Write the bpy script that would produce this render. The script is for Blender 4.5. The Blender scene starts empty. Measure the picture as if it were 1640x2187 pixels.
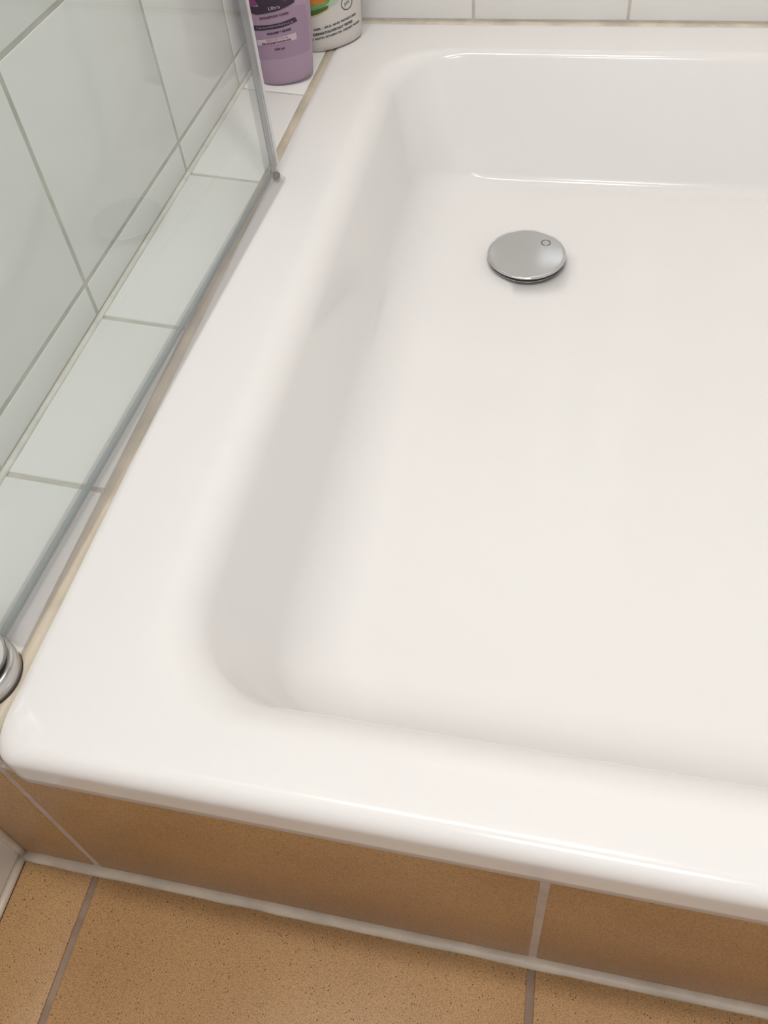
import bpy, bmesh, math, random
from mathutils import Vector, Matrix
C = bpy.context.scene
COL = C.collection
random.seed(4)

# ------------------------------------------------------------------ camera
cam_data = bpy.data.cameras.new('camera')
cam = bpy.data.objects.new('camera', cam_data)
COL.objects.link(cam)
C.camera = cam
YAW, PITCH, ROLL = -0.260815, 0.75053, -0.104578
fw = Vector((math.sin(YAW)*math.cos(PITCH), math.cos(YAW)*math.cos(PITCH), -math.sin(PITCH)))
r0 = Vector((math.cos(YAW), -math.sin(YAW), 0)); u0 = r0.cross(fw)
rt = r0*math.cos(ROLL) + u0*math.sin(ROLL); up = -r0*math.sin(ROLL) + u0*math.cos(ROLL)
M = Matrix((rt, up, -fw)).transposed().to_4x4()
M.translation = Vector((0.31385, -0.14341, 0.51918))
cam.matrix_world = M
cam_data.sensor_fit = 'HORIZONTAL'; cam_data.sensor_width = 36
cam_data.lens = 1851.62/1640*36
cam_data.shift_y = -411/1640
cam_data.clip_start = 0.01

# ------------------------------------------------------------------ world, lights, exposure
w = bpy.data.worlds.new('world'); C.world = w; w.use_nodes = True
w.node_tree.nodes['Background'].inputs[0].default_value = (0.8, 0.86, 1.0, 1)
w.node_tree.nodes['Background'].inputs[1].default_value = 0.3
C.view_settings.view_transform = 'Standard'; C.view_settings.look = 'None'
C.view_settings.gamma = 1; C.view_settings.use_curve_mapping = False
C.view_settings.exposure = 0.40
CEIL = 2.05
def area(name, loc, aim, sx, sy, power, col):
    d = bpy.data.lights.new(name, 'AREA'); d.shape = 'RECTANGLE'; d.size = sx; d.size_y = sy
    d.energy = power; d.color = col
    o = bpy.data.objects.new(name, d); COL.objects.link(o); o.location = loc
    o.rotation_euler = (Vector(aim)-Vector(loc)).to_track_quat('-Z', 'Y').to_euler()
    return o
SPOTS = [((0.43, 0.10, CEIL-0.02), 0.13, 8.0), ((0.0, 0.10, CEIL-0.02), 0.08, 6.0)]
for q, (p_, s_, e_) in enumerate(SPOTS):
    area('spot_light', (p_[0], p_[1], p_[2]-0.012), (p_[0], p_[1], 0), s_, s_, e_, (1.0, 0.95, 0.90))
FILL_LAMP = (0.55, -0.95, CEIL-0.06)  # added ceiling fill to brighten the tray skirt and the ledge
area('room_fill_light', (FILL_LAMP[0], FILL_LAMP[1], FILL_LAMP[2]-0.035), (FILL_LAMP[0], FILL_LAMP[1], 0), 0.5, 0.5, 8, (0.86, 0.93, 1.0))
area('cool_fill_light', (1.9, -0.45, 1.2), (0.3, 0.35, 0.0), 1.3, 1.3, 2.5, (0.68, 0.83, 1.0))  # added broad cool fill from the right, no window is built there

# ------------------------------------------------------------------ materials
def srgb(r, g, b):
    f = lambda c: c/12.92 if c <= 0.04045 else ((c+0.055)/1.055)**2.4
    return (f(r/255), f(g/255), f(b/255), 1)
def mat(name, col, rough=0.5, metal=0.0, spec=0.5, var=0.0, scale=8, bump=0.0, bscale=60, coat=0.0, var_col=None):
    m = bpy.data.materials.new(name); m.use_nodes = True
    nt = m.node_tree; b = nt.nodes['Principled BSDF']
    b.inputs['Base Color'].default_value = col
    b.inputs['Roughness'].default_value = rough; b.inputs['Metallic'].default_value = metal
    b.inputs['Specular IOR Level'].default_value = spec; b.inputs['Coat Weight'].default_value = coat
    b.inputs['Coat Roughness'].default_value = 0.05
    tc = nt.nodes.new('ShaderNodeTexCoord')
    if var:
        n = nt.nodes.new('ShaderNodeTexNoise'); n.inputs['Scale'].default_value = scale; n.inputs['Detail'].default_value = 5
        nt.links.new(tc.outputs['Object'], n.inputs['Vector'])
        r = nt.nodes.new('ShaderNodeValToRGB')
        vc = var_col or tuple(c*(1-var) for c in col[:3])+(1,)
        r.color_ramp.elements[0].color = vc; r.color_ramp.elements[1].color = col
        r.color_ramp.elements[0].position = 0.35; r.color_ramp.elements[1].position = 0.62
        nt.links.new(n.outputs['Fac'], r.inputs['Fac']); nt.links.new(r.outputs['Color'], b.inputs['Base Color'])
    if bump:
        n = nt.nodes.new('ShaderNodeTexNoise'); n.inputs['Scale'].default_value = bscale; n.inputs['Detail'].default_value = 4
        nt.links.new(tc.outputs['Object'], n.inputs['Vector'])
        bp = nt.nodes.new('ShaderNodeBump'); bp.inputs['Strength'].default_value = bump; bp.inputs['Distance'].default_value = 0.002
        nt.links.new(n.outputs['Fac'], bp.inputs['Height']); nt.links.new(bp.outputs['Normal'], b.inputs['Normal'])
    return m
ENAMEL = mat('white_enamel', (0.83, 0.81, 0.795, 1), 0.15, spec=0.5)
TILE = mat('white_glazed_tile', (0.84, 0.825, 0.80, 1), 0.12, var=0.02, scale=5)
GROUT = mat('grey_beige_grout', srgb(204, 199, 188), 0.8, var=0.16, scale=45, bump=0.3, bscale=200)
SILICONE = mat('beige_silicone', srgb(208, 196, 176), 0.35, var=0.2, scale=22, bump=0.15, bscale=90)
SILICONE_L = mat('pale_silicone', srgb(205, 190, 172), 0.4, var=0.2, scale=30, bump=0.3, bscale=120)
PALEB = mat('pale_beige_sealant', srgb(215, 205, 188), 0.5, var=0.25, scale=30)
PALEG = mat('pale_wall_sealant', srgb(226, 222, 212), 0.6, var=0.15, scale=60)
FGROUT = mat('brown_grey_grout', srgb(150, 128, 110), 0.85, var=0.25, scale=50, bump=0.5, bscale=250)
AGROUT = mat('pale_apron_grout', srgb(196, 178, 166), 0.8, var=0.15, scale=50, bump=0.3, bscale=250)
CHROME = mat('chrome', (0.66, 0.665, 0.67, 1), 0.1, metal=1)
SATIN = mat('satin_chrome', (0.55, 0.54, 0.53, 1), 0.22, metal=1)
BLACK = mat('black_rubber', (0.015, 0.015, 0.015, 1), 0.4)
DARKM = mat('dark_engraving', (0.22, 0.22, 0.22, 1), 0.25, metal=1)
CEILM = mat('white_paint', (0.75, 0.74, 0.72, 1), 0.8)
FRONTM = mat('beige_door_paint', (0.66, 0.63, 0.6, 1), 0.7)
GRIME = mat('brown_grime', srgb(128, 108, 88), 0.8)
def brown_tile():
    m = bpy.data.materials.new('brown_stoneware'); m.use_nodes = True
    nt = m.node_tree; b = nt.nodes['Principled BSDF']; L = nt.links.new
    b.inputs['Roughness'].default_value = 0.38; b.inputs['Specular IOR Level'].default_value = 0.4
    geo = nt.nodes.new('ShaderNodeNewGeometry')
    def noise(s, d=4):
        n = nt.nodes.new('ShaderNodeTexNoise'); n.inputs['Scale'].default_value = s; n.inputs['Detail'].default_value = d
        L(geo.outputs['Position'], n.inputs['Vector']); return n
    def ramp(src, p0, c0, p1, c1):
        r = nt.nodes.new('ShaderNodeValToRGB'); e = r.color_ramp.elements
        e[0].position = p0; e[0].color = c0; e[1].position = p1; e[1].color = c1; L(src, r.inputs['Fac']); return r
    def mul(a, c, f=1.0):
        x = nt.nodes.new('ShaderNodeMix'); x.data_type = 'RGBA'; x.blend_type = 'MULTIPLY'; x.inputs[0].default_value = f
        L(a, x.inputs[6]); L(c, x.inputs[7]); return x.outputs[2]
    big = ramp(noise(6).outputs['Fac'], 0.35, srgb(170, 132, 90), 0.65, srgb(186, 148, 103))
    fine = ramp(noise(1300, 3).outputs['Fac'], 0.35, (0.62, 0.60, 0.58, 1), 0.60, (1.1, 1.1, 1.1, 1))
    v = nt.nodes.new('ShaderNodeTexVoronoi'); v.inputs['Scale'].default_value = 520
    L(geo.outputs['Position'], v.inputs['Vector'])
    rnd = nt.nodes.new('ShaderNodeSeparateColor'); L(v.outputs['Color'], rnd.inputs[0])
    lt = nt.nodes.new('ShaderNodeMath'); lt.operation = 'MULTIPLY_ADD'; L(rnd.outputs[0], lt.inputs[0]); lt.inputs[1].default_value = 0.5; L(v.outputs['Distance'], lt.inputs[2])
    pit = ramp(lt.outputs[0], 0.22, (0.22, 0.16, 0.12, 1), 0.32, (1, 1, 1, 1))
    c = mul(mul(big.outputs['Color'], fine.outputs['Color']), pit.outputs['Color'], 0.9)
    L(c, b.inputs['Base Color'])
    bp = nt.nodes.new('ShaderNodeBump'); bp.inputs['Strength'].default_value = 0.25; bp.inputs['Distance'].default_value = 0.0006
    L(pit.outputs['Color'], bp.inputs['Height']); L(bp.outputs['Normal'], b.inputs['Normal'])
    return m
BROWN = brown_tile()
def clear(name, tint, ior=1.5, extra=0.0, rough=0.02, diffuse=0.0, dcol=(0.7, 0.75, 0.72, 1)):
    m = bpy.data.materials.new(name); m.use_nodes = True
    nt = m.node_tree; nt.nodes.clear(); L = nt.links.new
    out = nt.nodes.new('ShaderNodeOutputMaterial'); tr = nt.nodes.new('ShaderNodeBsdfTransparent'); tr.inputs[0].default_value = tint
    gl = nt.nodes.new('ShaderNodeBsdfGlossy'); gl.inputs['Roughness'].default_value = rough; gl.inputs[0].default_value = (1, 1, 1, 1)
    fr = nt.nodes.new('ShaderNodeFresnel'); fr.inputs[0].default_value = ior
    ge = nt.nodes.new('ShaderNodeNewGeometry')
    inv = nt.nodes.new('ShaderNodeMath'); inv.operation = 'SUBTRACT'; inv.inputs[0].default_value = 1; L(ge.outputs['Backfacing'], inv.inputs[1])
    ml = nt.nodes.new('ShaderNodeMath'); ml.operation = 'MULTIPLY'; L(fr.outputs[0], ml.inputs[0]); L(inv.outputs[0], ml.inputs[1])
    mx = nt.nodes.new('ShaderNodeMixShader'); L(ml.outputs[0], mx.inputs[0]); L(gl.outputs[0], mx.inputs[2])
    if diffuse:
        df = nt.nodes.new('ShaderNodeBsdfDiffuse'); df.inputs[0].default_value = dcol
        m2 = nt.nodes.new('ShaderNodeMixShader'); m2.inputs[0].default_value = diffuse
        L(tr.outputs[0], m2.inputs[1]); L(df.outputs[0], m2.inputs[2]); L(m2.outputs[0], mx.inputs[1])
    else:
        L(tr.outputs[0], mx.inputs[1])
    L(mx.outputs[0], out.inputs[0])
    return m
GLASS = clear('clear_glass', (0.958, 0.98, 0.975, 1))
GEDGE = clear('glass_cut_edge', (0.66, 0.70, 0.70, 1), diffuse=0.45, dcol=srgb(152, 160, 162))
SEAL = clear('clear_plastic_seal', (0.93, 0.925, 0.925, 1), ior=1.4, rough=0.15, diffuse=0.10, dcol=(0.6, 0.6, 0.61, 1))

FIN = clear('milky_plastic_fin', (0.9, 0.91, 0.92, 1), ior=1.45, rough=0.1, diffuse=0.55, dcol=(0.85, 0.86, 0.87, 1))
# ------------------------------------------------------------------ helpers
def link(name, me, m, parent=None, kind=None, label=None, cat=None, group=None, smooth=False):
    o = bpy.data.objects.new(name, me); COL.objects.link(o)
    if m is not None and not me.materials:
        for x in (m if isinstance(m, (list, tuple)) else [m]): me.materials.append(x)
    if parent: o.parent = parent
    for k, v in (('kind', kind), ('label', label), ('category', cat), ('group', group)):
        if v: o[k] = v
    if smooth:
        for p in me.polygons: p.use_smooth = True
    return o
def empty(name, loc, rz=0, **k):
    o = bpy.data.objects.new(name, None); COL.objects.link(o); o.location = loc; o.rotation_euler.z = rz
    o.empty_display_size = 0.03
    for a, v in k.items():
        o[{'cat': 'category'}.get(a, a)] = v
    return o
def mesh_from(bm, name):
    bmesh.ops.recalc_face_normals(bm, faces=bm.faces)
    me = bpy.data.meshes.new(name); bm.to_mesh(me); bm.free(); return me
def box_bm(x0, x1, y0, y1, z0, z1, bevel=0, seg=2, bm=None):
    b = bmesh.new()
    bmesh.ops.create_cube(b, size=1)
    for v in b.verts: v.co = Vector((x0+(v.co.x+.5)*(x1-x0), y0+(v.co.y+.5)*(y1-y0), z0+(v.co.z+.5)*(z1-z0)))
    if bevel: bmesh.ops.bevel(b, geom=list(b.edges), offset=bevel, segments=seg, affect='EDGES', profile=0.6)
    if bm is not None:
        t = bpy.data.meshes.new('t'); b.to_mesh(t); b.free(); bm.from_mesh(t); bpy.data.meshes.remove(t); return bm
    return b
def box(name, b, m, parent=None, bevel=0, **k):
    return link(name, mesh_from(box_bm(*b, bevel=bevel), name), m, parent, **k)
def lathe(name, prof, m, parent=None, seg=64, loc=(0, 0, 0), smooth=True, **k):
    bm = bmesh.new(); rings = []
    for r, z in prof:
        if r < 1e-6: rings.append([bm.verts.new((0, 0, z))])
        else: rings.append([bm.verts.new((r*math.cos(2*math.pi*i/seg), r*math.sin(2*math.pi*i/seg), z)) for i in range(seg)])
    for a, b in zip(rings, rings[1:]):
        for i in range(seg):
            j = (i+1) % seg
            if len(a) == 1: bm.faces.new((a[0], b[i], b[j]))
            elif len(b) == 1: bm.faces.new((a[i], a[j], b[0]))
            else: bm.faces.new((a[i], a[j], b[j], b[i]))
    o = link(name, mesh_from(bm, name), m, parent, smooth=smooth, **k); o.location = loc
    return o
TILE_CACHE = {}
def tile(parent, m, x0, x1, y0, y1, z0, z1, bevel=0.0012, jitter=0.0):
    key = (round(x1-x0, 4), round(y1-y0, 4), round(z1-z0, 4), m.name)
    if key not in TILE_CACHE:
        hx, hy, hz = (x1-x0)/2, (y1-y0)/2, (z1-z0)/2
        me = mesh_from(box_bm(-hx, hx, -hy, hy, -hz, hz, bevel=bevel, seg=2), 'tile')
        for p in me.polygons: p.use_smooth = True
        me.materials.append(m); TILE_CACHE[key] = me
    o = bpy.data.objects.new('tile', TILE_CACHE[key]); COL.objects.link(o); o.parent = parent
    o.location = ((x0+x1)/2, (y0+y1)/2, (z0+z1)/2)
    return o

# ------------------------------------------------------------------ room shell
WX = -0.0853      # tiled face of the left wall
FX = -0.0690      # tiled face of the left wall in front of the tray
BY = 0.9893       # tiled face of the back wall
FZ = -0.244       # floor tile tops
J = 0.0042        # joint width
T = 0.006
RX, FY = 1.95, -1.45
EY = 0.0027       # apron face
YJ = [0.188, 0.363, 0.592, 0.780]            # joints along the left wall and ledge
ybounds = [EY+0.001] + YJ + [BY]
zb = [0.0463 + 0.2075*i for i in range(-1, 11)]
zb[0] = 0.009

def tiles_x(parent, face, yb, zbs, sign=1, m=TILE):
    for a, b in zip(yb, yb[1:]):
        for c, d in zip(zbs, zbs[1:]):
            tile(parent, m, face-T if sign > 0 else face, face if sign > 0 else face+T, a+J/2, b-J/2, c+J/2, d-J/2)
wl = box('wall_left', (WX-0.12, WX-0.0005, EY+0.001, BY+0.12, FZ, CEIL), GROUT, kind='structure', label='white tiled wall behind the glass on the left')
tiles_x(wl, WX, ybounds, zb[:-1]+[CEIL])
wlf = box('wall_left_front', (WX-0.12, FX-0.0005, FY, EY+0.0009, FZ, CEIL), GROUT, kind='structure', label='white tiled wall beside the brown floor at lower left')
tiles_x(wlf, FX, [FY]+[EY-0.2*i for i in range(7, -1, -1)], [FZ+0.004]+[FZ+0.2*i for i in range(1, 12)]+[CEIL])
wb = box('wall_back', (WX-0.0005, RX, BY+0.0005, BY+0.12, FZ, CEIL), GROUT, kind='structure', label='white tiled wall along the far rim of the shower tray')
xb = [WX+0.002] + [0.1805-0.203, ] + [0.1805+0.203*i for i in range(0, 9)]
zback = [0.0015] + [0.2+0.2*i for i in range(0, 10)] + [CEIL]
for a, b in zip(xb, xb[1:]):
    for c, d in zip(zback, zback[1:]):
        tile(wb, TILE, a+0.0017, b-0.0017, BY, BY+T, c+J/2, d-J/2)
wr = box('wall_right', (RX, RX+0.1, FY, BY+0.12, FZ, CEIL), CEILM, kind='structure')
wf = box('wall_front', (WX-0.12, RX+0.1, FY-0.1, FY, FZ, CEIL), FRONTM, kind='structure')

side = box('trim_9', (0.986, 0.999, EY+0.008, BY, FZ, -0.034), BROWN, kind='structure', label='brown apron under the right side of the tray')
ce = box('ceiling', (WX-0.12, RX+0.1, FY-0.1, BY+0.12, CEIL, CEIL+0.1), CEILM, kind='structure')
fl = box('floor', (WX-0.12, RX+0.1, FY-0.1, BY+0.12, FZ-0.1, FZ-0.0016), FGROUT, kind='structure', label='brown speckled stoneware tile floor')
FJ, FW = 0.0055, 0.3372
XJ = -0.0028

fxb = [FX+0.004, XJ] + [XJ+FW*i for i in range(1, 6)]
fyb = [EY-0.005-0.3365*i for i in range(5, -1, -1)]
for a, b in zip(fxb, fxb[1:]):
    for c, d in zip(fyb, fyb[1:]):
        if c > FY: tile(fl, BROWN, a+(FJ/2 if a > 0-0.01 else 0.001), b-FJ/2, c+FJ/2, d-(0.0 if d > -0.01 else FJ/2), FZ-0.008, FZ, bevel=0.0009)

# tiled ledge at the left of the tray, falling slightly to the tray
lg = bpy.data.objects.new('trim_1', None)
SL = 0.0075
def ledge_z(x): return 0.0005 + SL*(-x)/0.0853
bm = bmesh.new()
vs = []
for y in (EY+0.004, BY):
    for x, z in ((WX-0.001, FZ), (-0.002, FZ), (-0.002, -0.0012), (WX-0.001, SL-0.0006)):
        vs.append(bm.verts.new((x, y, z)))
for f in ((0, 1, 2, 3), (7, 6, 5, 4), (0, 4, 5, 1), (1, 5, 6, 2), (2, 6, 7, 3), (3, 7, 4, 0)): bm.faces.new([vs[i] for i in f])
lg = link('trim_1', mesh_from(bm, 'trim_1'), GROUT, kind='structure', label='narrow white tiled ledge between left wall and shower tray')
ang = math.atan2(SL, 0.0853)
for a, b in zip([0.003]+YJ, YJ+[BY]):
    o = tile(lg, TILE, WX+0.002, -0.0045, a+J/2, b-J/2, -0.006, 0, bevel=0.0013)
    xc = (WX+0.002-0.0045)/2
    o.location = (xc, (a+b)/2, ledge_z(xc)-0.003); o.rotation_euler.y = ang

# brown tiled apron under the tray front
ap = box('trim_2', (FX-0.005, 1.0, EY+0.0005, 0.05, FZ, -0.034), AGROUT, kind='structure', label='brown tiled apron under the front of the shower tray')
for a, b in zip(fxb, fxb[1:]):
    if a < 0.95:
        tile(ap, BROWN, a+(0.0028 if a > -0.01 else 0.0), min(b, 1.0)-0.0028, EY, EY+0.006, FZ+0.004, -0.0385, bevel=0.0008)

# silicone beads
def bead(name, pts, r, m, label, flat=0.6, axis='z'):
    """rounded bead along a polyline, slightly uneven"""
    bm = bmesh.new(); prev = None; n = 10
    for i, p in enumerate(pts):
        p = Vector(p); d = (Vector(pts[min(i+1, len(pts)-1)])-Vector(pts[max(i-1, 0)])).normalized()
        sd = d.cross(Vector((0, 0, 1)))
        if sd.length < 0.1: sd = Vector((1, 0, 0))
        sd.normalize(); u = sd.cross(d)
        rr = r*(1+random.uniform(-.07, .07))
        ring = [bm.verts.new(p + sd*rr*math.cos(2*math.pi*k/n) + u*rr*flat*math.sin(2*math.pi*k/n)) for k in range(n)]
        if prev:
            for k in range(n): bm.faces.new((prev[k], prev[(k+1) % n], ring[(k+1) % n], ring[k]))
        else: bm.faces.new(ring)
        prev = ring
    bm.faces.new(prev)
    return link(name, mesh_from(bm, name), m, kind='structure', label=label, smooth=True)
def seg(a, b, n):
    a, b = Vector(a), Vector(b); return [a.lerp(b, i/n) for i in range(n+1)]
bead('trim_3', seg((-0.0002, 0.004, -0.0034), (-0.0002, BY-0.001, -0.0034), 60), 0.0060, SILICONE, 'beige silicone joint between ledge tiles and tray', flat=0.65)
bead('trim_4', seg((-0.004, BY-0.0018, -0.0032), (1.0, BY-0.0018, -0.0032), 60), 0.0068, PALEB, 'thin beige sealant line along the far rim of the tray', flat=0.62)
bead('trim_5', seg((FX+0.001, EY-0.0015, FZ+0.0012), (1.0, EY-0.0015, FZ+0.0002), 70), 0.0050, SILICONE_L, 'pale silicone joint where apron meets floor', flat=0.55)
bead('trim_6', seg((FX+0.001, FY+0.01, FZ+0.0012), (FX+0.001, EY, FZ+0.0012), 40), 0.0044, SILICONE_L, 'pale silicone joint where left wall meets floor', flat=0.75)
bead('trim_7', seg((FX+0.0002, EY-0.001, FZ), (FX+0.0002, EY-0.001, -0.034), 12), 0.004, SILICONE_L, 'pale vertical silicone joint in the lower left corner', flat=0.9)
bead('trim_8', seg((WX+0.0012, 0.004, SL+0.0003), (WX+0.0012, BY, SL+0.0003), 60), 0.0032, PALEG, 'grout joint where left wall meets ledge', flat=0.8)

# ------------------------------------------------------------------ shower tray
D = 0.15
def fillet_profile(c0, c1, d, r0_, r1_, n=12):
    """from the flat rim, over a roll, down the slope, through a cove to the floor; (inset, z)"""
    P0, P1 = Vector((c0, 0)), Vector((c1, -d)); dr = (P1-P0).normalized(); out = []
    def fil(P, din, dout, r):
        a = din.angle(dout); t = r*math.tan(a/2); A = P-din*t; B = P+dout*t
        s = 1 if din.x*dout.y-din.y*dout.x > 0 else -1
        nrm = Vector((-din.y, din.x))*s; cen = A+nrm*r
        for i in range(n+1):
            th = a*i/n; v = (A-cen); q = s*th
            out.append(cen+Vector((v.x*math.cos(q)-v.y*math.sin(q), v.x*math.sin(q)+v.y*math.cos(q))))
    fil(P0, Vector((1, 0)), dr, r0_)
    k = len(out)-1
    fil(P1, dr, Vector((1, 0)), r1_)
    a, b = out[k].copy(), out[k+1].copy()
    return out[:k+1] + [a.lerp(b, i/4) for i in (1, 2, 3)] + out[k+1:]
TX0, TX1, TY0, TY1 = 0.0, 1.0, -0.0015, BY-0.0003
prL = fillet_profile(0.0925, 0.139, D, 0.034, 0.065)
prR = fillet_profile(0.0925, 0.142, D, 0.034, 0.085)
prB = fillet_profile(0.084, 0.157, D, 0.014, 0.018)
prF = fillet_profile(0.057, 0.100, D, 0.03, 0.05)
NC, NE = 14, 22
def loop(ins, zs, rad):
    """rounded rectangle; ins/zs = (left, front, right, back); rad = corner radius, or (front, back) radii"""
    rf, rb = rad if isinstance(rad, tuple) else (rad, rad)
    x0, x1, y0, y1 = TX0+ins[0], TX1-ins[2], TY0+ins[1], TY1-ins[3]
    pts = []
    # corners: front-left, front-right, back-right, back-left
    cs = [((x0+rf, y0+rf), math.pi, 0, 1, rf), ((x1-rf, y0+rf), 1.5*math.pi, 1, 2, rf), ((x1-rb, y1-rb), 0, 2, 3, rb), ((x0+rb, y1-rb), .5*math.pi, 3, 0, rb)]
    for k, (c, a0, sa, sb, rad) in enumerate(cs):
        for i in range(NC+1):
            t = i/NC; a = a0+t*math.pi/2; s = t*t*(3-2*t)
            pts.append(Vector((c[0]+rad*math.cos(a), c[1]+rad*math.sin(a), zs[sa]*(1-s)+zs[sb]*s)))
        nx = cs[(k+1) % 4]; z = zs[sb]; rn = nx[4]
        e0 = pts[-1].copy(); a = nx[1]
        e1 = Vector((nx[0][0]+rn*math.cos(a), nx[0][1]+rn*math.sin(a), z))
        for i in range(1, NE): pts.append(e0.lerp(e1, i/NE))
    return pts
loops = []
# underside lip, skirt, outer roll
for i_, z_ in ((0.006, -0.036), (0.0012, -0.0375), (0.0, -0.036), (0.0, -0.028), (0.0, -0.018), (0.0, -0.0125)):
    loops.append(loop((i_,)*4, (z_,)*4, 0.021))
RO = 0.0115
for i in range(1, 11):
    a = math.pi/2*i/10; ins = RO*(1-math.cos(a)); z = -RO+RO*math.sin(a)
    loops.append(loop((ins,)*4, (z,)*4, 0.021+0.0005*i))
loops.append(loop((0.02,)*4, (0.0,)*4, 0.028))
loops.append(loop((0.045, 0.03, 0.045, 0.04), (0.0,)*4, (0.045, 0.055)))
NP = len(prL)
for k in range(NP):
    t = k/(NP-1); zt = -prL[k].y/D
    loops.append(loop((prL[k].x, prF[k].x, prR[k].x, prB[k].x), (prL[k].y, prF[k].y, prR[k].y, prB[k].y), (0.068-0.010*zt, 0.090-0.018*zt)))
last = loops[-1]
DX, DY = 0.2795, 0.6712
N = len(last)
ang0 = [math.atan2(p.y-DY, p.x-DX) for p in last]
HOLE = 0.034
fall = lambda s: -D - 0.0016*(s*s*(3-2*s))
circ = [Vector((DX+HOLE*math.cos(a), DY+HOLE*math.sin(a), -D-0.002)) for a in ang0]
for i in range(1, 15):
    s = i/15; e = s
    loops.append([Vector((p.x*(1-e)+c.x*e, p.y*(1-e)+c.y*e, fall(s))) for p, c in zip(last, circ)])
loops.append(circ)
loops.append([c+Vector((0, 0, -0.004)) for c in circ])
loops.append([Vector((DX+(c.x-DX)*.9, DY+(c.y-DY)*.9, -D-0.03)) for c in circ])
bm = bmesh.new()
rings = [[bm.verts.new(p) for p in l] for l in loops]
for a, b in zip(rings, rings[1:]):
    for i in range(N):
        j = (i+1) % N; bm.faces.new((a[i], a[j], b[j], b[i]))
tray = link('shower_tray', mesh_from(bm, 'shower_tray'), ENAMEL, smooth=True, label='large white enamel shower tray with a deep rounded basin', cat='shower tray')

# ------------------------------------------------------------------ drain
dr = empty('drain_cover', (DX, DY, -D-0.002), label='round chrome drain cover standing in the tray floor', cat='drain')
lathe('flange', [(0.0, 0.0035), (0.030, 0.0035), (0.040, 0.0042), (0.0425, 0.003), (0.0425, 0.0022)], SATIN, dr)
lathe('gasket', [(0, 0.003), (0.0415, 0.0034), (0.0438, 0.0044), (0.0438, 0.0075), (0, 0.0086)], BLACK, dr)
R_ = 0.0465
dr.location.z += 0.0005; LIFT = 0.003
lathe('cap', [(0, 0.00860), (R_-0.003, 0.00860), (R_-0.0006, 0.00920), (R_, 0.01040), (R_-0.0004, 0.01130), (R_-0.0012, 0.01170), (R_-0.0025, 0.01190), (0.042, 0.01195), (0.03, 0.01200), (0.015, 0.01203), (0, 0.01204)], CHROME, dr, seg=96)
e = lathe('emblem', [(0.0044, 0.0), (0.0046, 0.0005), (0.0052, 0.0007), (0.0058, 0.0005), (0.0060, 0.0)], DARKM, dr, seg=32)
e.location = (0.0215, 0.0215, 0.01172)

# ------------------------------------------------------------------ glass door
H0, H1 = Vector((-0.0137, 0.050, 0)), Vector((0.0129, 0.6031, 0))
GZ0, GZ1 = 0.011, 1.92
dl = (H1-H0).length; rz = math.atan2((H1-H0).y, (H1-H0).x)
door = empty('glass_shower_door', (H0.x, H0.y, 0), rz, label='clear greenish glass shower door folded in along the left ledge', cat='shower door')
TH = 0.006
bm = box_bm(0, dl, 0, TH, GZ0, GZ1, bevel=0.0006, seg=1)
bm.normal_update()
pane = mesh_from(bm, 'pane'); pane.materials.append(GLASS); pane.materials.append(GEDGE)
for p in pane.polygons: p.material_index = 0 if abs(p.normal.y) > 0.95 else 1
link('glass_pane', pane, None, door)
# clear profile clipped on the free edge
bm = bmesh.new()
box_bm(dl-0.014, dl+0.002, -0.0014, -0.0003, GZ0+0.002, GZ1, bevel=0.0003, seg=1, bm=bm)
box_bm(dl-0.014, dl+0.002, TH+0.0003, TH+0.0014, GZ0+0.002, GZ1, bevel=0.0003, seg=1, bm=bm)
box_bm(dl+0.0006, dl+0.0022, -0.001, TH+0.001, GZ0+0.002, GZ1, bevel=0.0003, seg=1, bm=bm)
link('edge_seal', mesh_from(bm, 'edge_seal'), SEAL, door, label='clear plastic seal along the free edge of the pane')
link('seal_fin', mesh_from(box_bm(dl+0.0023, dl+0.0085, -0.001, 0.0006, GZ0+0.001, GZ1, bevel=0.0004, seg=1), 'seal_fin'), FIN, door, label='whitish soft fin of the edge seal')
# clear drip seal on the bottom edge (lip falls towards the tray, local -y)
bm = bmesh.new()
prof = [(TH+0.0012, GZ0+0.0035), (TH+0.0012, GZ0-0.0015), (-0.0012, GZ0-0.0015), (-0.0105, 0.0022), (-0.0112, 0.0030), (-0.0022, GZ0-0.0002), (-0.0012, GZ0+0.0035), (-0.0002, GZ0+0.0035), (-0.0002, GZ0-0.0003), (TH+0.0002, GZ0-0.0003), (TH+0.0002, GZ0+0.0035)]
ra = [bm.verts.new((0.014, y, z)) for y, z in prof]; rb = [bm.verts.new((dl-0.004, y, z)) for y, z in prof]
for i in range(len(prof)):
    j = (i+1) % len(prof); bm.faces.new((ra[i], ra[j], rb[j], rb[i]))
bm.faces.new(ra); bm.faces.new(rb)
link('bottom_seal', mesh_from(bm, 'bottom_seal'), SEAL, door, label='clear plastic drip seal under the pane')
bm = bmesh.new()
bmesh.ops.create_icosphere(bm, subdivisions=2, radius=1)
for v in bm.verts: v.co = Vector((dl-0.006+v.co.x*0.0058, -0.0015+v.co.y*0.0040, 0.0060+v.co.z*0.0042*(1+0.2*math.sin(5*v.co.x))))
link('grime', mesh_from(bm, 'grime'), GRIME, door, smooth=True, label='small brown deposit at the end of the seal')
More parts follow.
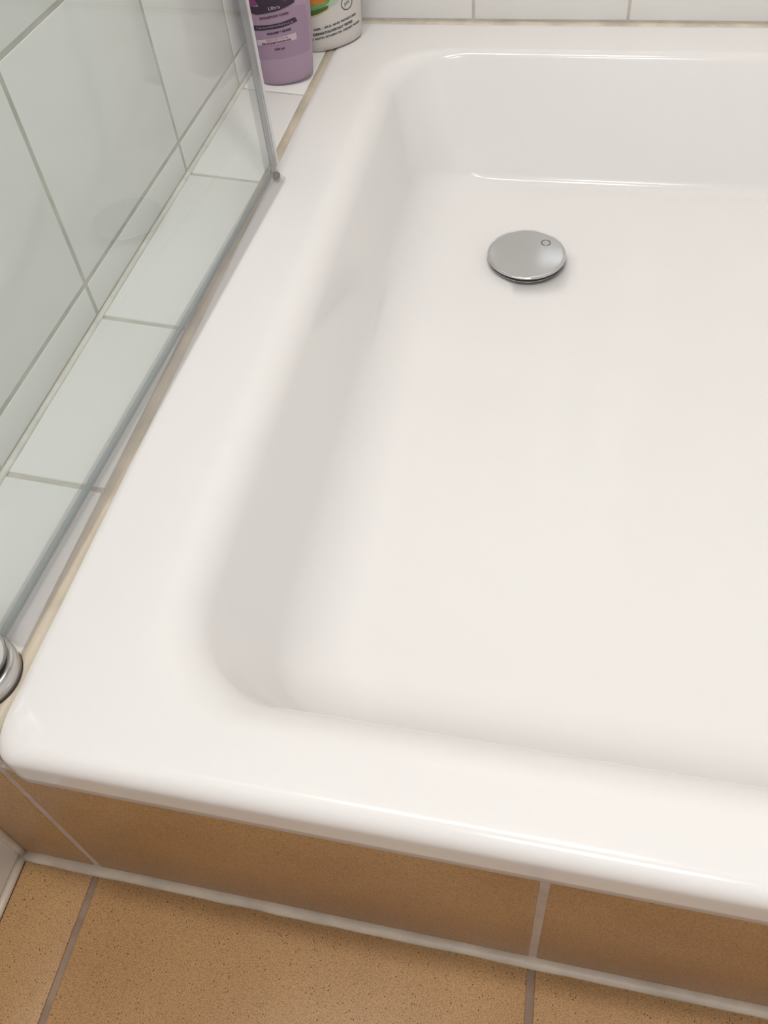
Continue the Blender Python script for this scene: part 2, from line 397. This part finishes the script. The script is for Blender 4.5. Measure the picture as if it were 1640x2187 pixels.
# pivot hinge
hg = empty('hinge', (-0.0078, 0.0045, 0.0008)); hg.parent = door
HR = 0.0225
lathe('pivot_base', [(0, 0.0), (HR-0.001, 0.0), (HR, 0.001), (HR, 0.0135), (HR-0.0008, 0.0148), (HR-0.003, 0.0153), (0, 0.0153)], SATIN, hg)
lathe('seat_ring', [(0, -0.0006), (HR-0.0004, -0.0006), (HR+0.0002, 0.0), (HR-0.001, 0.0012), (0, 0.0012)], BLACK, hg)
lathe('gasket', [(0, 0.015), (HR-0.0045, 0.015), (HR-0.0045, 0.0212), (0, 0.0212)], BLACK, hg)
lathe('clamp', [(0, 0.0205), (HR-0.003, 0.0205), (HR-0.002, 0.0215), (HR-0.002, 0.031), (HR-0.004, 0.036), (HR-0.007, 0.050), (HR-0.008, 0.064), (0, 0.065)], CHROME, hg)

# ------------------------------------------------------------------ bottles
class Bottle:
    def __init__(s, name, loc, rz, prof, ex, m, **k):
        """prof = (z, half width, half depth); ex = superellipse exponent"""
        s.prof = prof; s.ex = ex
        s.root = empty(name, loc, rz, **k)
        bm = bmesh.new(); n = 72; prev = None
        for z, a, b in prof:
            ring = [bm.verts.new(s.xy(2*math.pi*i/n, a, b)+(z,)) for i in range(n)]
            if prev:
                for i in range(n): bm.faces.new((prev[i], prev[(i+1) % n], ring[(i+1) % n], ring[i]))
            else: bm.faces.new(ring)
            prev = ring
        bm.faces.new(prev)
        s.body = link('body', mesh_from(bm, 'body'), m, s.root, smooth=True)
    def xy(s, t, a, b):
        """t = 0 faces local -y, grows towards +x"""
        q = 2/s.ex; c, d = math.cos(t), math.sin(t)
        return (a*math.copysign(abs(d)**q, d), -b*math.copysign(abs(c)**q, c))
    def ab(s, z):
        for (z0, a0, b0), (z1, a1, b1) in zip(s.prof, s.prof[1:]):
            if z0 <= z <= z1 and z1 > z0:
                f = (z-z0)/(z1-z0); return a0+(a1-a0)*f, b0+(b1-b0)*f
        return s.prof[-1][1:]
    def surf(s, u, z, off=0.0003):
        """u = sideways metres measured straight across the width at the front"""
        a, b = s.ab(z)
        sx = max(-0.98, min(0.98, u/a)); t = math.asin(math.copysign(abs(sx)**(s.ex/2), sx))
        x, y = s.xy(t, a+off, b+off)
        return Vector((x, y, z))
    def patch(s, name, poly, m, off=0.0003, du=0.0025):
        """filled outline (u,z) printed on the front"""
        bm = bmesh.new()
        us = [p[0] for p in poly]; zs = [p[1] for p in poly]
        n = max(3, int((max(us)-min(us))/du)); 
        def span(u):
            hits = []
            for (u0, z0), (u1, z1) in zip(poly, poly[1:]+poly[:1]):
                if (u0 <= u < u1) or (u1 <= u < u0): hits.append(z0+(z1-z0)*(u-u0)/(u1-u0))
            return (min(hits), max(hits)) if len(hits) > 1 else None
        prev = None
        for i in range(n+1):
            u = min(us)+(max(us)-min(us))*(i+0.02)/(n+0.04); sp = span(u)
            if not sp: prev = None; continue
            col = [bm.verts.new(s.surf(u, sp[0]+(sp[1]-sp[0])*k/4, off)) for k in range(5)]
            if prev:
                for k in range(4): bm.faces.new((prev[k], col[k], col[k+1], prev[k+1]))
            prev = col
        me = mesh_from(bm, name)
        return link(name, me, m, s.root)
    def ring(s, name, u0, z0, r, wd, m, off=0.0004):
        bm = bmesh.new(); n = 40; prev = None; first = None
        for i in range(n):
            a = 2*math.pi*i/n
            v = [bm.verts.new(s.surf(u0+q*math.cos(a), z0+q*math.sin(a), off)) for q in (r-wd, r)]
            if prev: bm.faces.new((prev[0], prev[1], v[1], v[0]))
            else: first = v
            prev = v
        bm.faces.new((prev[0], prev[1], first[1], first[0]))
        return link(name, mesh_from(bm, name), m, s.root)
    def text(s, txt, u0, z0, size, m, width=None, tilt=0.0, off=0.0006, bold=0.0):
        cu = bpy.data.curves.new('t', 'FONT'); cu.body = txt; cu.size = size; cu.offset = bold; cu.resolution_u = 3
        ob = bpy.data.objects.new('t', cu); COL.objects.link(ob)
        bpy.context.view_layer.update()
        me = bpy.data.meshes.new_from_object(ob.evaluated_get(bpy.context.evaluated_depsgraph_get()))
        bpy.data.objects.remove(ob); bpy.data.curves.remove(cu)
        mx = max((v.co.x for v in me.vertices), default=1)
        k = (width/mx) if width else 1
        for v in me.vertices:
            x = v.co.x*k
            v.co = s.surf(u0+x, z0+v.co.y+x*tilt, off)
        me.name = 'lettering'
        return link('lettering', me, m, s.root)

def taper(z0, a0, b0, z1, a1, b1, n=8):
    return [(z0+(z1-z0)*i/n, a0+(a1-a0)*i/n, b0+(b1-b0)*i/n) for i in range(n+1)]
# purple bottle
PURP = mat('lilac_plastic', srgb(172, 148, 168), 0.38, spec=0.35)
PURP2 = mat('lilac_label', srgb(162, 136, 158), 0.42, spec=0.3)
INK = mat('dark_plum_ink', srgb(52, 34, 52), 0.5)
INKR = mat('wine_ink', srgb(92, 52, 72), 0.5)
MAG = mat('magenta_print', srgb(120, 56, 104), 0.5)
PALE = mat('pale_print', srgb(200, 182, 190), 0.5)
CAPP = mat('dark_plum_cap', srgb(70, 45, 75), 0.3)
zL = ledge_z(-0.046)+0.0006
pb = Bottle('shampoo_bottle', (-0.0370, 0.8200, zL-0.0005), math.radians(27),
    [(0, 0.029, 0.020), (0.0008, 0.0325, 0.0232), (0.0025, 0.0345, 0.025), (0.006, 0.0352, 0.0258)] + taper(0.01, 0.0355, 0.026, 0.10, 0.0435, 0.0275, 10) + taper(0.10, 0.0435, 0.0275, 0.15, 0.042, 0.027, 4)[1:] + [(0.17, 0.034, 0.024), (0.182, 0.022, 0.020), (0.186, 0.017, 0.017)], 2.2, PURP,
    label='lilac plastic bottle with dark printed band on the corner ledge', cat='bottle')
lathe('cap', [(0, 0.186), (0.0195, 0.186), (0.020, 0.187), (0.0195, 0.212), (0.018, 0.214), (0, 0.214)], CAPP, pb.root)
pb.patch('label_panel', [(-0.034, 0.036), (0.034, 0.036), (0.038, 0.145), (-0.038, 0.145)], PURP2, 0.00015)
pb.patch('magenta_motif', [(-0.034, 0.1025), (-0.020, 0.1065), (-0.026, 0.1265), (-0.036, 0.1265)], MAG, 0.0005)
pb.patch('dark_banner', [(-0.034, 0.0975), (-0.026, 0.0940), (0.000, 0.0960), (0.020, 0.1010), (0.022, 0.1085), (0.004, 0.1050), (-0.012, 0.1035), (-0.033, 0.1035)], INK, 0.0007)
pb.patch('dark_motif', [(-0.021, 0.1025), (0.0, 0.1035), (0.018, 0.1100), (0.022, 0.1395), (-0.026, 0.1395), (-0.026, 0.1145)], INK, 0.0006)
pb.text('Ultra', -0.012, 0.0980, 0.006, PALE, width=0.014, off=0.001, tilt=0.05)
pb.text('SHAMPOO CARE', -0.023, 0.0880, 0.0034, INKR, width=0.034, off=0.0008, tilt=0.05, bold=0.00018)
pb.patch('dark_strip', [(-0.032, 0.0742), (0.0, 0.0748), (0.0205, 0.0778), (0.0180, 0.0836), (0.0, 0.0808), (-0.032, 0.0802)], INK, 0.0005)
pb.text('TRANSPARENCE', -0.029, 0.0762, 0.0030, PURP, width=0.044, off=0.0009, tilt=0.045)
pb.text('VOLUME & GLOSS', -0.018, 0.0682, 0.0032, INK, width=0.029, off=0.0008, tilt=0.05, bold=0.00018)
pb.patch('pale_strip', [(-0.030, 0.0550), (0.0165, 0.0565), (0.0165, 0.0650), (-0.030, 0.0625)], PALE, 0.0005)
pb.text('SENSITIVE', -0.020, 0.0600, 0.0032, PURP, width=0.026, off=0.0009, tilt=0.04, bold=0.0001)
pb.text('SHAMPOOING', -0.025, 0.0560, 0.0030, MAG, width=0.034, off=0.0009, tilt=0.04, bold=0.00018)
pb.text('250 ml', -0.012, 0.0480, 0.0032, INKR, width=0.012, off=0.0008, bold=0.00018)

# white bottle with orange and green print
WHITEP = mat('white_plastic', srgb(214, 208, 202), 0.35, spec=0.4)
ORANGE = mat('orange_print', srgb(214, 128, 32), 0.45, var=0.2, scale=60)
GREEN = mat('leaf_green_print', srgb(120, 160, 92), 0.45, var=0.3, scale=80)
DGREEN = mat('dark_green_print', srgb(62, 100, 40), 0.45, var=0.3, scale=90)
MINT = mat('mint_print', srgb(178, 196, 168), 0.45)
YEL = mat('yellow_print', srgb(206, 186, 120), 0.45)
GREY = mat('grey_ink', srgb(70, 74, 78), 0.5)
TEAL = mat('green_plastic_back', srgb(120, 150, 134), 0.3)
wbt = Bottle('shower_gel_bottle', (-0.0010, 0.9230, 0.0012), math.radians(46),
    [(0, 0.036, 0.018), (0.001, 0.0395, 0.0215), (0.003, 0.042, 0.0235), (0.008, 0.0435, 0.0245)] + taper(0.014, 0.0445, 0.025, 0.09, 0.0485, 0.026, 8) + taper(0.09, 0.0485, 0.026, 0.15, 0.044, 0.025, 4)[1:] + [(0.172, 0.034, 0.022), (0.186, 0.022, 0.019), (0.19, 0.015, 0.015)], 2.3, WHITEP,
    label='white plastic bottle with orange and green print behind the lilac one', cat='bottle')
lathe('cap', [(0, 0.19), (0.0175, 0.19), (0.018, 0.191), (0.017, 0.216), (0.0155, 0.218), (0, 0.218)], TEAL, wbt.root)
# greenish back shell
bm = bmesh.new(); prev = None
for z, a, b in wbt.prof[4:-3]:
    ring = []
    for i in range(25):
        t = math.radians(97 + 166*i/24); x, y = wbt.xy(t, a+0.0006, b+0.0006); ring.append(bm.verts.new((x, y, z)))
    if prev:
        for i in range(24): bm.faces.new((prev[i], prev[i+1], ring[i+1], ring[i]))
    prev = ring
link('back_label', mesh_from(bm, 'back_label'), TEAL, wbt.root, smooth=True)
wbt.patch('orange_fruit', [(-0.040, 0.066), (-0.020, 0.0645), (-0.010, 0.069), (-0.004, 0.080), (-0.010, 0.098), (-0.040, 0.10)], ORANGE, 0.0006)
wbt.patch('green_leaf', [(-0.042, 0.0580), (-0.022, 0.0600), (-0.012, 0.067), (-0.010, 0.071), (-0.022, 0.067), (-0.042, 0.067)], GREEN, 0.0007)
wbt.patch('dark_leaf', [(-0.042, 0.052), (-0.030, 0.0540), (-0.016, 0.058), (-0.014, 0.062), (-0.042, 0.059)], DGREEN, 0.0008)
wbt.patch('yellow_haze', [(-0.042, 0.0495), (-0.028, 0.052), (-0.012, 0.058), (-0.016, 0.060), (-0.042, 0.054)], YEL, 0.0004)
wbt.patch('mint_haze', [(-0.016, 0.0580), (0.000, 0.0620), (0.008, 0.075), (0.002, 0.088), (-0.010, 0.080), (-0.020, 0.066)], MINT, 0.0003)
wbt.ring('round_seal', 0.0130, 0.0570, 0.0092, 0.0011, GREY)
wbt.text('pH', 0.0085, 0.0545, 0.007, GREY, width=0.008, tilt=0.1, off=0.0006)
wbt.text('GEL : SILK AND MOISTURE', -0.036, 0.0325, 0.0036, GREY, width=0.062, tilt=0.06, off=0.0006, bold=0.00014)
wbt.text('DERMATOLOGICALLY TESTED', -0.037, 0.0255, 0.0042, GREY, width=0.056, tilt=0.06, off=0.0006, bold=0.00022)
wbt.text('| WITH VITAMIN 24h CREAMY WASH', -0.038, 0.0195, 0.0036, GREY, width=0.070, tilt=0.06, off=0.0006, bold=0.00014)

# ------------------------------------------------------------------ ceiling spots and the housing of the added fill light (outside the picture, they light it)
for (p_, s_, e_), lab in zip(SPOTS, ('larger round ceiling spot above the drain side of the tray', 'smaller round ceiling spot above the left ledge')):
    lp = empty('ceiling_spot', (p_[0], p_[1], CEIL), label=lab, cat='lamp')
    lathe('bezel', [(s_*0.72, 0.0), (s_*0.9, 0.0), (s_*0.9, -0.008), (s_*0.84, -0.014), (s_*0.74, -0.014), (s_*0.72, -0.008), (s_*0.72, 0.0)], CEILM, lp)
rl = empty('added_fill_lamp', (FILL_LAMP[0], FILL_LAMP[1], CEIL), label='added square fill light housing on the ceiling over the brown floor', cat='lamp')  # housing made up to carry the added ceiling fill
box('fill_lamp_base', (-0.27, 0.27, -0.27, 0.27, -0.06, 0), CEILM, rl, bevel=0.004)
